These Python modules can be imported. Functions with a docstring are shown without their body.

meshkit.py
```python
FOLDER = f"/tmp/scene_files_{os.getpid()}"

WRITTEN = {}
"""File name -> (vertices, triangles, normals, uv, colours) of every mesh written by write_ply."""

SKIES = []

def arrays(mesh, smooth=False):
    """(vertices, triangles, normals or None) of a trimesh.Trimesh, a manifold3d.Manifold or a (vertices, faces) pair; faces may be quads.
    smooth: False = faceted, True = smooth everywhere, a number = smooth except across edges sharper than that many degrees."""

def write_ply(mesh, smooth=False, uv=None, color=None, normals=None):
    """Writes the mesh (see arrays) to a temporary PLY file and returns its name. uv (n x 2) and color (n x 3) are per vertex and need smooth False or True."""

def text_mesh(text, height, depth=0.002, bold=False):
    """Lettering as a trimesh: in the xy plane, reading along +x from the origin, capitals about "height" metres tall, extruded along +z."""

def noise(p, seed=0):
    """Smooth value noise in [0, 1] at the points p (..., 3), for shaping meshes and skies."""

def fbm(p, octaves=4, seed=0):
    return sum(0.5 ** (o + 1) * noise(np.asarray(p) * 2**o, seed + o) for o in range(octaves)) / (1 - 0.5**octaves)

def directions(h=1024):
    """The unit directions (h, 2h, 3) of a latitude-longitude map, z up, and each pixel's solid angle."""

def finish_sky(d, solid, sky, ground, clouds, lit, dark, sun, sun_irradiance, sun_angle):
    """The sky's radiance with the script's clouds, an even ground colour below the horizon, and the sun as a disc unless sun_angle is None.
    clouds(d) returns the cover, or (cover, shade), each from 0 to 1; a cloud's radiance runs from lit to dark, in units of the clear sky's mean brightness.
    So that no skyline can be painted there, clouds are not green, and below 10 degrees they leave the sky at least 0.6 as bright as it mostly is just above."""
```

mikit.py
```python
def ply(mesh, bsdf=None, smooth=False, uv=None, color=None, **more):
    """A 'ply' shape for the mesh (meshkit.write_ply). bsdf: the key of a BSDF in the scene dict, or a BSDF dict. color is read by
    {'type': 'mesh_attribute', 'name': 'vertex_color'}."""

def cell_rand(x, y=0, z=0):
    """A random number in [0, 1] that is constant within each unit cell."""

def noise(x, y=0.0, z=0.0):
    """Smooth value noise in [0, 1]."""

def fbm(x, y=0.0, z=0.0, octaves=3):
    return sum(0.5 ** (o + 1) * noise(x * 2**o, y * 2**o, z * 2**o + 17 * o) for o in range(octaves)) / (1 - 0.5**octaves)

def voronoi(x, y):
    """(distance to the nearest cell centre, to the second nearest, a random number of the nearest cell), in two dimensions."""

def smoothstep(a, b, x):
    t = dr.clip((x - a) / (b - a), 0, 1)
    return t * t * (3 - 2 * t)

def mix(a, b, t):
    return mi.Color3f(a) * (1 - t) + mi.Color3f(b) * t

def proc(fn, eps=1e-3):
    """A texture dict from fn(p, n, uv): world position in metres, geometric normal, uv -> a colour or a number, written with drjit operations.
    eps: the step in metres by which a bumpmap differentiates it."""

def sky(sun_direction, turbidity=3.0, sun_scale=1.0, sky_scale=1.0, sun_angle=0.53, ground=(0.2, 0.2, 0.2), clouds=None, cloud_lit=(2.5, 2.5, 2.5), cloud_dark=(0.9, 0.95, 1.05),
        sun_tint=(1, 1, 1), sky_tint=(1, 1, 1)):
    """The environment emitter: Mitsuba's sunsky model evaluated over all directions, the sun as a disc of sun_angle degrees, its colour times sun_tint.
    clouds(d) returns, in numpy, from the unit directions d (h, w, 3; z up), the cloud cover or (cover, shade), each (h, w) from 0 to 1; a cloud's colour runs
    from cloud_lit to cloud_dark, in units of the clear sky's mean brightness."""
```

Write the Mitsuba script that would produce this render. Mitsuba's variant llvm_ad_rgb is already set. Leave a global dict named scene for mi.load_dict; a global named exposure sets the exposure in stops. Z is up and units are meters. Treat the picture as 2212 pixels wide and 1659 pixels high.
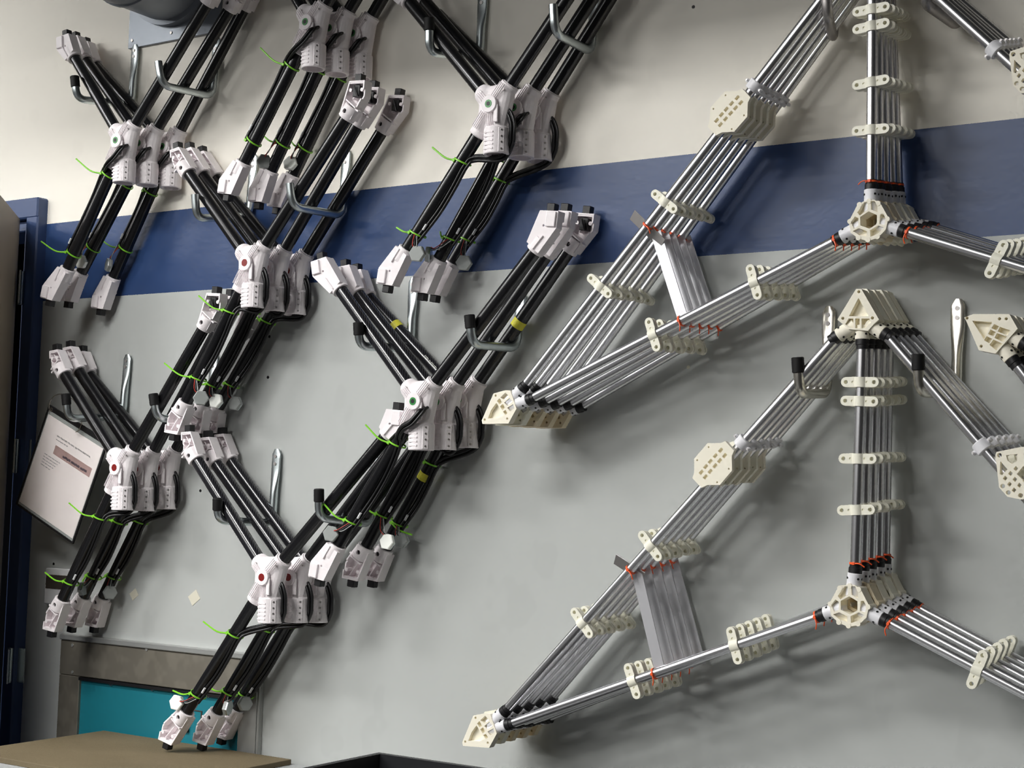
import math, random
import numpy as np, trimesh, drjit as dr, mitsuba as mi, manifold3d as m3, mikit, meshkit
from shapely.geometry import Polygon
T4 = mi.ScalarTransform4f
rng = random.Random(7)
scene, labels = {'type': 'scene'}, {}

# ---------------------------------------------------------------- camera, lights, exposure
exposure = 0.25
FOC, CAM = 3284.54, np.array([0.0, -2.7, 1.45])
CR = np.array([0.84046765, 0.54112803, 0.02818855])
CU = np.array([0.01650502, -0.07756336, 0.9968508])
CF = np.array([-0.5416103, 0.83735559, 0.07412082])
scene['camera'] = {'type': 'perspective', 'fov': 2 * math.degrees(math.atan(1106 / FOC)), 'fov_axis': 'x', 'near_clip': 0.05, 'far_clip': 60.0,
                   'to_world': T4().look_at(origin=CAM.tolist(), target=(CAM + CF).tolist(), up=CU.tolist())}
LAMPS = [(-6.3, -2.3), (-4.3, -2.3), (-2.4, -2.3), (-5.7, -4.5), (-3.7, -4.5), (-1.7, -4.5), (-4.6, -6.6), (-1.8, -6.6)]      # fluorescent troffers: x, y
LAMP_L, LAMP_W, LAMP_Z, LAMP_COL = 1.2, 0.5, 3.3, (37.0, 36.6, 35.6)


def at(x, y, d=0.0):
    """the point at distance d in front of the wall that lies on the line of sight of a measured point of the photograph"""
    v = CR * (x - 1106) - CU * (y - 829.5) + CF * FOC
    return CAM + v * ((-CAM[1] - d) / v[1])


# ---------------------------------------------------------------- materials
def srgb(r, g, b):
    return [((c / 255) / 12.92 if c <= 10 else ((c / 255 + 0.055) / 1.055) ** 2.4) for c in (r, g, b)]


def plastic(key, col, rough=0.35, spec=0.5, **kw):
    base = {'type': 'rgb', 'value': col} if not isinstance(col, dict) else col
    scene[key] = {'type': 'twosided', 'bsdf': {'type': 'principled', 'base_color': base, 'roughness': rough, 'specular': spec, **kw}}


def metal(key, col, alpha):
    scene[key] = {'type': 'twosided', 'bsdf': {'type': 'roughconductor', 'distribution': 'ggx', 'alpha': alpha, 'eta': {'type': 'rgb', 'value': [0.0] * 3}, 'k': {'type': 'rgb', 'value': [1.0] * 3},
                  'specular_reflectance': {'type': 'rgb', 'value': col} if not isinstance(col, dict) else col}}


def wall_paint(key, col, rough, spec, wear):
    lo, hi = [0.97 * v for v in col], [1.02 * v for v in col]
    def fn(p, n, uv):
        f = mikit.fbm(p.x * 3, p.y * 3, p.z * 3)
        s = mikit.smoothstep(0.66, 0.75, mikit.fbm(p.x * 14 + 5, p.y, p.z * 9))
        return mikit.mix(lo, hi, f) * (1 - wear * s)
    def bump(p, n, uv):
        return mikit.fbm(p.x * 160, p.y * 160, p.z * 160) * 0.00035 + mikit.noise(p.x * 18, p.y * 18, p.z * 18) * 0.0006
    def bump(p, n, uv):
        return mikit.fbm(p.x * 110, p.y * 110, p.z * 110) * 0.00022
    scene[key] = {'type': 'twosided', 'bsdf': {'type': 'bumpmap', 'arbitrary': mikit.proc(bump, 2e-3), 'scale': 1.0,
                  'bsdf': {'type': 'principled', 'base_color': mikit.proc(fn), 'roughness': rough, 'specular': spec}}}


wall_paint('paint_white', srgb(230, 226, 216), 0.55, 0.3, 0.02)
wall_paint('paint_blue', srgb(41, 64, 106), 0.36, 0.4, 0.03)
wall_paint('paint_grey', srgb(176, 179, 177), 0.42, 0.35, 0.03)
plastic('ceiling_white', srgb(176, 176, 174), 0.8, 0.2)
plastic('floor_grey', srgb(52, 52, 53), 0.5, 0.3)
plastic('room_wall', srgb(74, 74, 74), 0.7, 0.2)
plastic('room_dark', srgb(40, 40, 42), 0.7, 0.2)
plastic('door_blue', srgb(50, 68, 106), 0.4, 0.5)
plastic('door_tan', srgb(150, 138, 120), 0.5, 0.4)
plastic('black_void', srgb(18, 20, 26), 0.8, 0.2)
plastic('print_white', srgb(232, 226, 228), 0.45, 0.4)
plastic('print_white_shaded', srgb(222, 218, 222), 0.45, 0.4)
plastic('print_cream', srgb(236, 231, 214), 0.5, 0.35)
plastic('print_tan', srgb(224, 211, 182), 0.5, 0.35)
plastic('print_ivory', srgb(232, 230, 214), 0.42, 0.45)
plastic('print_grey_white', srgb(222, 222, 226), 0.4, 0.45)
plastic('black_plastic', srgb(22, 22, 24), 0.45, 0.4)
plastic('black_rubber', srgb(16, 16, 17), 0.6, 0.3)
plastic('cable_black', srgb(14, 14, 16), 0.38, 0.5)
plastic('tie_green', srgb(124, 196, 48), 0.4, 0.5)
plastic('tie_orange', srgb(240, 92, 40), 0.4, 0.5)
plastic('tape_yellow', srgb(206, 200, 62), 0.5, 0.4)
plastic('led_green', srgb(52, 130, 66), 0.3, 0.5)
plastic('led_red', srgb(124, 34, 32), 0.3, 0.5)
plastic('puck_white', srgb(236, 238, 232), 0.4, 0.5)
plastic('puck_grey', srgb(150, 154, 152), 0.25, 0.6)
plastic('wire_red', srgb(170, 50, 40), 0.4, 0.5)
plastic('paper', srgb(236, 228, 226), 0.35, 0.5, clearcoat=0.6, clearcoat_gloss=0.9)
plastic('ink_grey', srgb(150, 148, 148), 0.5, 0.3)
plastic('ink_dark', srgb(84, 76, 84), 0.5, 0.3)
plastic('outlet_grey', srgb(206, 207, 208), 0.4, 0.4)
plastic('outlet_dark', srgb(62, 56, 50), 0.5, 0.4)
plastic('tape_residue', srgb(208, 204, 188), 0.7, 0.2)
plastic('teal_paint', srgb(26, 112, 126), 0.42, 0.5)
plastic('bench_grey', srgb(150, 152, 152), 0.5, 0.4)
plastic('bench_steel', srgb(90, 92, 95), 0.5, 0.4)
plastic('bin_black', srgb(26, 27, 30), 0.4, 0.5)
metal('zinc', [0.60, 0.66, 0.67], 0.10)
metal('chrome', [0.78, 0.75, 0.67], 0.07)
metal('aluminium', [0.78, 0.78, 0.80], 0.07)
plastic('brushed', srgb(206, 206, 210), 0.34, 0.5, metallic=0.55)
metal('dark_steel', [0.45, 0.43, 0.42], 0.2)


def carbon_fn(p, n, uv):
    s = dr.sin((p.x * 0.97 + p.z * 0.24 + p.y * 0.3) * 2 * math.pi / 0.0042)
    return mikit.mix(srgb(11, 11, 13), srgb(44, 44, 50), mikit.smoothstep(0.1, 0.9, s * 0.5 + 0.5))
def plain_carbon_fn(p, n, uv):
    return mikit.mix(srgb(14, 14, 16), srgb(22, 22, 25), mikit.noise(p.x * 400, p.y * 400, p.z * 400))
scene['carbon_twill'] = {'type': 'twosided', 'bsdf': {'type': 'principled', 'base_color': mikit.proc(carbon_fn), 'roughness': 0.2, 'specular': 0.6}}
scene['carbon'] = {'type': 'twosided', 'bsdf': {'type': 'principled', 'base_color': mikit.proc(plain_carbon_fn), 'roughness': 0.22, 'specular': 0.5}}


def galv_fn(p, n, uv):
    f = mikit.fbm(p.x * 6, p.y, p.z * 9)
    g = mikit.smoothstep(0.45, 0.7, mikit.fbm(p.x * 30, p.y, p.z * 22))
    return mikit.mix([0.21, 0.19, 0.15], [0.29, 0.27, 0.23], f) * (0.88 + 0.16 * g)
plastic('galvanised', mikit.proc(galv_fn), 0.45, 0.5, metallic=0.55)
plastic('galvanised_bright', [0.42, 0.43, 0.42], 0.42, 0.5, metallic=0.6)
plastic('duct_metal', srgb(132, 138, 146), 0.4, 0.5, metallic=0.5)


def mdf_fn(p, n, uv):
    f = mikit.fbm(p.x * 5, p.y * 9, p.z)
    g = mikit.noise(p.x * 500, p.y * 500, p.z * 500)
    return mikit.mix(srgb(92, 82, 63), srgb(108, 97, 76), f) * (0.93 + 0.14 * g)
plastic('mdf', mikit.proc(mdf_fn), 0.7, 0.25)


def banner_fn(p, n, uv):
    f = mikit.fbm(p.x * 60, p.y, p.z * 60)
    return mikit.mix(srgb(150, 128, 122), srgb(182, 152, 150), f)
plastic('banner_ink', mikit.proc(banner_fn), 0.4, 0.4)

# ---------------------------------------------------------------- helpers
used = {}


def numbered(key):
    k = used.get(key)
    used[key] = 0 if k is None else k + 1
    return key if k is None else f'{key}_{k + 1:03d}'


def say(key, label=None, cat=None, group=None, kind=None):
    e = labels.setdefault(key, {})
    for n, v in (('label', label), ('category', cat), ('group', group), ('kind', kind)):
        if v:
            e[n] = v


def thing(name, label, cat, group=None):
    key = numbered(name)
    say(key, label, cat, group)
    return key


def put(parent, name, mesh, bsdf, smooth=30, label=None, **kw):
    key = numbered(f'{parent}__{name}' if parent else name)
    scene[key] = mesh if isinstance(mesh, dict) else mikit.ply(mesh, bsdf, smooth=smooth)
    if kw:
        scene[key] = {**scene[key], **kw}
    if label:
        say(key, label)
    return key


def unit(v):
    v = np.asarray(v, float)
    return v / max(np.linalg.norm(v), 1e-12)


def cat(*ms):
    return trimesh.util.concatenate([tm(m) for m in ms])


def tm(m):
    if hasattr(m, 'to_mesh'):
        q = m.to_mesh()
        return trimesh.Trimesh(np.array(q.vert_properties[:, :3]), np.array(q.tri_verts), process=False)
    return m


def basis(a):
    a = unit(a)
    u = unit(np.cross(a, [0, 1, 0]) if abs(a[1]) < 0.9 else np.cross(a, [1, 0, 0]))
    return a, u, np.cross(a, u)


def sweep(path, rad, n=10, ell=None, cap=True):
    """a tube along a path; rad a number or one per point; ell optional (point index -> (side, thickness) radii with the side axis +x)"""
    P = np.asarray(path, float)
    t = np.gradient(P, axis=0)
    t /= np.maximum(np.linalg.norm(t, axis=1, keepdims=True), 1e-12)
    r = np.broadcast_to(np.asarray(rad, float), (len(P),))
    u = basis(t[0])[1] if ell is None else np.array([1.0, 0, 0])
    V, F = [], []
    ang = np.arange(n) / n * 2 * np.pi
    for i in range(len(P)):
        u = unit(u - t[i] * (u @ t[i]))
        w = np.cross(t[i], u)
        ru, rw = (r[i], r[i]) if ell is None else ell[i]
        V.append(P[i] + ru * np.cos(ang)[:, None] * u + rw * np.sin(ang)[:, None] * w)
    V = np.vstack(V)
    for i in range(len(P) - 1):
        for j in range(n):
            a, b = i * n + j, i * n + (j + 1) % n
            F += [[a, b, b + n], [a, b + n, a + n]]
    if cap:
        V = np.vstack([V, P[0], P[-1]])
        k, m = len(V) - 2, (len(P) - 1) * n
        for j in range(n):
            F += [[k, (j + 1) % n, j], [k + 1, m + j, m + (j + 1) % n]]
    return trimesh.Trimesh(V, F, process=False)


def rod(a, b, r, n=20, r2=None, ch=0.0):
    a, b = np.asarray(a, float), np.asarray(b, float)
    d = unit(b - a)
    if ch:
        return sweep([a, a + d * 1e-5, a + d * ch, b - d * ch, b - d * 1e-5, b], [r - ch, r - ch, r, r, r - ch, r - ch], n)
    return sweep([a, b], [r, r if r2 is None else r2], n)


def spline(pts, k=6):
    P = [np.asarray(p, float) for p in pts]
    P = [2 * P[0] - P[1]] + P + [2 * P[-1] - P[-2]]
    out = []
    for i in range(1, len(P) - 2):
        for s in np.arange(k) / k:
            a, b, c, d = P[i - 1:i + 3]
            out.append(0.5 * (2 * b + (c - a) * s + (2 * a - 5 * b + 4 * c - d) * s * s + (3 * b - a - 3 * c + d) * s ** 3))
    return np.array(out + [P[-2]])


def obox(c, axes, size, ch=0.0):
    """an oriented box, its edges chamfered by ch"""
    ax = np.array([unit(a) for a in axes])
    h = np.asarray(size, float) / 2
    if not ch:
        V = np.array([[i, j, k] for i in (-1, 1) for j in (-1, 1) for k in (-1, 1)], float) * h
    else:
        V = []
        for s in np.ndindex(2, 2, 2):
            sg = np.array(s) * 2 - 1
            for q in range(3):
                e = h - ch
                e[q] = h[q]
                V.append(sg * e)
        V = np.array(V)
    return trimesh.convex.convex_hull(np.asarray(c) + V @ ax)


AX = ([1, 0, 0], [0, 1, 0], [0, 0, 1])


def aabox(lo, hi, ch=0.0):
    lo, hi = np.array(lo, float), np.array(hi, float)
    return obox((lo + hi) / 2, AX, hi - lo, ch)


def man(m):
    m = tm(m)
    m = trimesh.Trimesh(m.vertices, m.faces)
    return m3.Manifold(m3.Mesh(np.asarray(m.vertices, np.float32), np.asarray(m.faces, np.uint32)))


def ball(c, r, n=14):
    return m3.Manifold.sphere(r, n).translate(list(map(float, c)))


def hull(*ms):
    return m3.Manifold.batch_hull(list(ms))


def slab_xz(poly, y0, y1):
    """a polygon in the wall's plane (x, z) made solid from y0 to y1"""
    q = np.asarray(poly, float)
    if Polygon(q).exterior.is_ccw is False:
        q = q[::-1]
    cs = m3.CrossSection([q.tolist()])
    m = m3.Manifold.extrude(cs, float(y1 - y0))          # x, z, height
    return m.transform([[1, 0, 0, 0], [0, 0, -1, float(y1)], [0, 1, 0, 0]])


def ring(c, a, r, w=0.003, h=0.0014, n=20):
    """a flat band round a tube"""
    a, u, v = basis(a)
    ang = np.arange(n + 1) / n * 2 * np.pi
    prof = [(-w / 2, 0), (w / 2, 0), (w / 2, h), (-w / 2, h)]
    V = np.array([np.asarray(c) + a * s + (r + q) * (math.cos(t) * u + math.sin(t) * v) for t in ang[:-1] for s, q in prof])
    F = []
    for i in range(n):
        for j in range(4):
            p, q = i * 4 + j, i * 4 + (j + 1) % 4
            p2, q2 = ((i + 1) % n) * 4 + j, ((i + 1) % n) * 4 + (j + 1) % 4
            F += [[p, q, q2], [p, q2, p2]]
    return trimesh.Trimesh(V, F, process=False)


def disc_y(c, r, t, n=20):
    """a round disc that faces the room, its back at c"""
    c = np.asarray(c, float)
    return rod(c, c + [0, -t, 0], r, n)


# ---------------------------------------------------------------- the room
ZB0, ZB1 = at(661, 611.6)[2], at(1022, 384)[2]     # the blue band
XL, XR, YF, ZC = -8.6, 3.4, -7.6, 3.4
DX0, DX1, DZ = -4.25, -3.285, at(43, 474, 0.03)[2]   # the doorway in the back wall


def wall_piece(x0, x1, z0, z1):
    return aabox((x0, 0, z0), (x1, 0.12, z1))


# the wall that everything hangs on: one wall, three coats of paint
put('wall_back', 'upper_paint', cat(wall_piece(DX1, XR, ZB1, ZC), wall_piece(XL, DX0, ZB1, ZC), wall_piece(DX0, DX1, max(DZ, ZB1), ZC)), 'paint_white', False, 'off-white paint above the blue band')
put('wall_back', 'blue_band', cat(wall_piece(DX1, XR, ZB0, ZB1), wall_piece(XL, DX0, ZB0, ZB1)), 'paint_blue', False, 'wide dark blue painted band')
put('wall_back', 'lower_paint', cat(wall_piece(DX1, XR, 0, ZB0), wall_piece(XL, DX0, 0, ZB0)), 'paint_grey', False, 'light grey paint below the blue band')
say('wall_back', kind='structure')
put(None, 'floor', aabox((XL, YF, -0.1), (XR, 1.2, 0)), 'floor_grey', False)
put(None, 'ceiling', aabox((XL, YF, ZC), (XR, 0.12, ZC + 0.1)), 'ceiling_white', False)
put(None, 'wall_left', aabox((XL - 0.1, YF, 0), (XL, 0.12, ZC)), 'room_wall', False)
put(None, 'wall_right', aabox((XR, YF, 0), (XR + 0.1, 0.12, ZC)), 'room_wall', False)
put(None, 'wall_front', aabox((XL, YF - 0.1, 0), (XR, YF, ZC)), 'room_dark', False)
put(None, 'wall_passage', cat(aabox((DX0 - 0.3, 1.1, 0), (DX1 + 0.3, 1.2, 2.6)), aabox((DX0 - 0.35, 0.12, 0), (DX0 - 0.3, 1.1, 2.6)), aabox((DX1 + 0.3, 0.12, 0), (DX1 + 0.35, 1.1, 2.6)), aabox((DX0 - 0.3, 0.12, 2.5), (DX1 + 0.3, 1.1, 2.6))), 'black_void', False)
for k in ('floor', 'ceiling', 'wall_left', 'wall_right', 'wall_front', 'wall_passage'):
    say(k, kind='structure')

# the door: blue steel frame, a leaf swung open into the room
def door():
    w = 0.055
    fr = cat(aabox((DX1 - 0.004, -0.032, 0), (DX1 + w - 0.012, 0.02, DZ + w), 0.004), aabox((DX1 - 0.03, -0.012, 0), (DX1, 0.13, DZ + 0.0), 0.003),
             aabox((DX0 - w, -0.032, 0), (DX0 + 0.004, 0.02, DZ + w), 0.004), aabox((DX0 - w, -0.034, DZ), (DX1 + w - 0.012, 0.02, DZ + w), 0.004), aabox((DX0, -0.012, DZ - 0.03), (DX1, 0.13, DZ), 0.003))
    put('door_1', 'frame', fr, 'door_blue', False, 'dark blue steel door frame')
    h0, e = at(43, 474, 0.04), np.array([0.68, -0.733, 0])
    n = np.array([0.733, 0.68, 0])
    L = 0.45
    zs = at(3, 1312, 0.06)[2]
    c = h0 + e * L / 2 - n * 0.02
    put('door_1', 'leaf', obox([c[0], c[1], (DZ + zs) / 2], (e, n, [0, 0, 1]), (L, 0.042, DZ - zs), 0.003), 'door_tan', False, 'beige upper part of the open door leaf')
    put('door_1', 'kick_panel', obox([c[0], c[1], zs / 2 + 0.004], (e, n, [0, 0, 1]), (L, 0.044, zs - 0.008), 0.003), 'door_blue', False, 'dark blue lower part of the open door leaf')
    for py in (622, 985, 1437):
        q = at(45 - (py - 622) * 0.03, py, 0.04)
        k = put('door_1', 'hinge', cat(rod(q + [0, 0, -0.045], q + [0, 0, 0.045], 0.0075, 14, ch=0.001), obox(q + [0.018, 0.02, 0], AX, (0.03, 0.004, 0.088)), obox(q + e * 0.016 + n * 0.001, (e, n, [0, 0, 1]), (0.032, 0.004, 0.088))), 'zinc', 30, 'bright steel hinge')
    q = at(51, 534, 0.0)
    put('door_1', 'strike_plate', aabox((DX1 - 0.033, 0.0, q[2] - 0.01), (DX1 - 0.03, 0.07, q[2] + 0.01)), 'print_cream', False)
    say('door_1', kind='structure')
door()

# round ventilation duct that leaves the wall through a square sheet-metal flange, top left
def duct():
    t = thing('round_duct', 'grey sheet-metal round duct leaving the wall through a square flange at the top left', 'duct')
    a, b = at(285, 27), at(294, 105)
    x0, x1, z0 = a[0], at(478, 70)[0], b[2]
    zc, R = z0 + (x1 - x0) * 0.62, (x1 - x0) * 0.47
    xc = (x0 + x1) / 2
    put(t, 'flange', aabox((x0, -0.008, z0), (x1, 0, z0 + (x1 - x0) * 1.25), 0.001), 'duct_metal', False)
    prof = [(R + 0.012, 0.0), (R + 0.012, -0.02), (R, -0.022), (R, -0.14), (R + 0.004, -0.142), (R + 0.004, -0.152), (R, -0.154), (R, -0.3), (R + 0.004, -0.302), (R + 0.004, -0.312), (R, -0.314), (R, -0.415)]
    n = 48
    V = np.array([[xc + r * math.cos(s), y - 0.008, zc + r * math.sin(s)] for r, y in prof for s in np.arange(n) / n * 2 * np.pi])
    F = [[i * n + j, i * n + (j + 1) % n, (i + 1) * n + (j + 1) % n] for i in range(len(prof) - 1) for j in range(n)]
    F += [[i * n + j, (i + 1) * n + (j + 1) % n, (i + 1) * n + j] for i in range(len(prof) - 1) for j in range(n)]
    put(t, 'pipe', trimesh.Trimesh(V, F, process=False), 'duct_metal', 35)
    for dx, dz in ((0.015, 0.02), (0.155, 0.02), (x1 - x0 - 0.015, 0.02), (0.015, 0.2)):
        put(t, 'screw', disc_y((x0 + dx, -0.008, z0 + dz), 0.004, 0.002, 10), 'dark_steel')
    # the main run under the ceiling that it feeds
    t2 = thing('duct_run', 'long grey ventilation duct under the ceiling along the wall', 'duct')
    put(t2, 'casing', aabox((-3.05, -1.0, 2.76), (XR, -0.425, 3.12), 0.01), 'duct_metal', False)
    for x in np.arange(-2.9, XR, 1.2):
        put(t2, 'seam', aabox((x, -1.012, 2.748), (x + 0.03, -0.437, 3.132), 0.004), 'duct_metal', False)
    for x in (-2.4, 0.2, 2.6):
        for y in (-0.96, -0.49):
            put(t2, 'hanger_rod', rod((x, y, 3.12), (x, y, ZC), 0.005, 8), 'dark_steel')
duct()

# ceiling lights
for i, (x, y) in enumerate(LAMPS):
    t = thing('ceiling_light', ['long fluorescent ceiling light nearest the wall, beyond the door', 'long fluorescent ceiling light nearest the wall, above the door', 'long fluorescent ceiling light nearest the wall, above the black frames', 'long fluorescent ceiling light in the second row, beyond the door', 'long fluorescent ceiling light in the second row, opposite the door', 'long fluorescent ceiling light in the second row, end away from the door', 'long fluorescent ceiling light in the back row, at the door end', 'long fluorescent ceiling light in the back row, end away from the door'][i], 'ceiling light', 'fluorescent ceiling lights')
    L, W = LAMP_L / 2, LAMP_W / 2
    put(t, 'housing', aabox((x - L - 0.02, y - W - 0.02, LAMP_Z + 0.012), (x + L + 0.02, y + W + 0.02, ZC), 0.005), 'ceiling_white', False)
    V = np.array([[x - L, y - W, LAMP_Z + 0.01], [x + L, y - W, LAMP_Z + 0.01], [x + L, y + W, LAMP_Z + 0.01], [x - L, y + W, LAMP_Z + 0.01]])
    k = put(t, 'lens', trimesh.Trimesh(V, [[0, 2, 1], [0, 3, 2]], process=False), 'ceiling_white', False)
    scene[k]['emitter'] = {'type': 'area', 'radiance': {'type': 'rgb', 'value': list(LAMP_COL)}}

# recessed teal panel behind a sheet-metal surround, low on the wall
def panel():
    t = thing('wall_panel', 'teal access panel in a galvanised sheet-metal surround low on the grey wall', 'wall panel')
    x0, x1, z1 = at(140, 1368)[0], at(573, 1420)[0], at(141, 1368)[2]
    ix0, ix1, iz1, z0 = at(179, 1460)[0], at(526, 1500)[0], at(179, 1460)[2], 0.42
    zr = at(141, 1380)[2]
    put(t, 'top_plate', aabox((x0, -0.012, iz1), (ix1 - 0.004, 0, zr - 0.001), 0.0015), 'galvanised', False, 'brownish galvanised top plate')
    put(t, 'top_edge', aabox((x0, -0.018, zr), (x1, 0, z1), 0.002), 'galvanised_bright', False, 'bright top edge strip')
    put(t, 'left_plate', aabox((x0, -0.012, z0), (ix0, 0, iz1 - 0.001), 0.0015), 'galvanised', False)
    put(t, 'right_plate', aabox((ix1 - 0.002, -0.014, z0), (x1, 0, zr - 0.003), 0.0015), 'galvanised_bright', False, 'bright galvanised right plate')
    put(t, 'right_cover', aabox((ix1 + 0.002, -0.017, z0), (x1 - 0.006, -0.014, at(540, 1490)[2]), 0.001), 'galvanised_bright', False)
    put(t, 'teal_panel', aabox((ix0, -0.004, z0), (ix1 - 0.002, 0, iz1 - 0.003)), 'teal_paint', False, 'teal painted metal panel')
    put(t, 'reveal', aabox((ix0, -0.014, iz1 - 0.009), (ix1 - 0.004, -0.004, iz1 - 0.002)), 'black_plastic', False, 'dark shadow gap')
    put(t, 'handle', aabox((at(392, 1545)[0], -0.013, at(392, 1578)[2]), (at(413, 1545)[0], -0.004, at(392, 1545)[2]), 0.002), 'black_plastic', False, 'black handle')
    for p in ((244, 1477), (333, 1488), (455, 1502)):
        q = at(*p)
        put(t, 'screw', disc_y((q[0], -0.004, q[2]), 0.005, 0.004, 10), 'zinc')
    for p in ((165, 1393), (325, 1402), (165, 1451)):
        q = at(*p)
        put(t, 'rivet', disc_y((q[0], -0.012, q[2]), 0.004, 0.002, 10), 'galvanised_bright')
    q, q2 = at(385, 1528), at(440, 1528)
    put(t, 'latch_line', cat(aabox((q[0], -0.006, q[2] - 0.002), (q2[0], -0.004, q[2])), aabox((q2[0] - 0.003, -0.006, q[2] - 0.03), (q2[0], -0.004, q[2]))), 'outlet_dark', False)
panel()

def outlet():
    t = thing('electrical_box', 'grey electrical box with a dark recess on the wall beside the door', 'electrical box')
    a, b = at(111, 1226), at(168, 1292)
    put(t, 'cover', aabox((a[0], -0.02, b[2] - 0.02), (b[0], 0, a[2]), 0.003), 'outlet_grey', False)
    put(t, 'recess', aabox((at(114, 1240)[0], -0.0225, at(114, 1270)[2]), (at(166, 1240)[0], -0.02, at(114, 1240)[2]), 0.001), 'outlet_dark', False, 'dark brown recess')
outlet()

# small marks on the wall
for p, s in (((290, 1284), 0.02), ((420, 1291), 0.026)):
    q = at(*p)
    k = put(None, 'tape_scrap', obox((q[0], -0.0006, q[2]), ([0.8, 0, 0.6], [0, 1, 0], [-0.6, 0, 0.8]), (s * 1.2, 0.0012, s)), 'tape_residue', False)
    say(k, ('larger yellowed tape scrap stuck on the grey wall right of the other' if p[0] > 400 else 'smaller faint tape scrap stuck on the grey wall above the teal panel'), 'tape scrap', 'tape scraps on the grey wall')
for p, w in (((582, 727), 'dark screw hole in the grey wall under the second black stack, upper of two'), ((579, 815), 'dark screw hole with chipped paint in the grey wall, lower of two'), ((433, 1060), 'small dark screw hole in the grey wall above the lowest black frames'), ((116, 1218), 'small dark screw hole above the grey electrical box'), ((1498, 15), 'tiny dark screw hole high on the white wall'), ((1487, 793), 'pale filled screw hole in the grey wall below the upper aluminium frames')):
    q = at(*p)
    k = put(None, 'screw_hole', disc_y((q[0], 0, q[2]), 0.0035, 0.0008, 12), 'black_plastic' if p[0] != 1487 else 'tape_residue')
    say(k, w, 'screw hole', 'screw holes in the wall')

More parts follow.
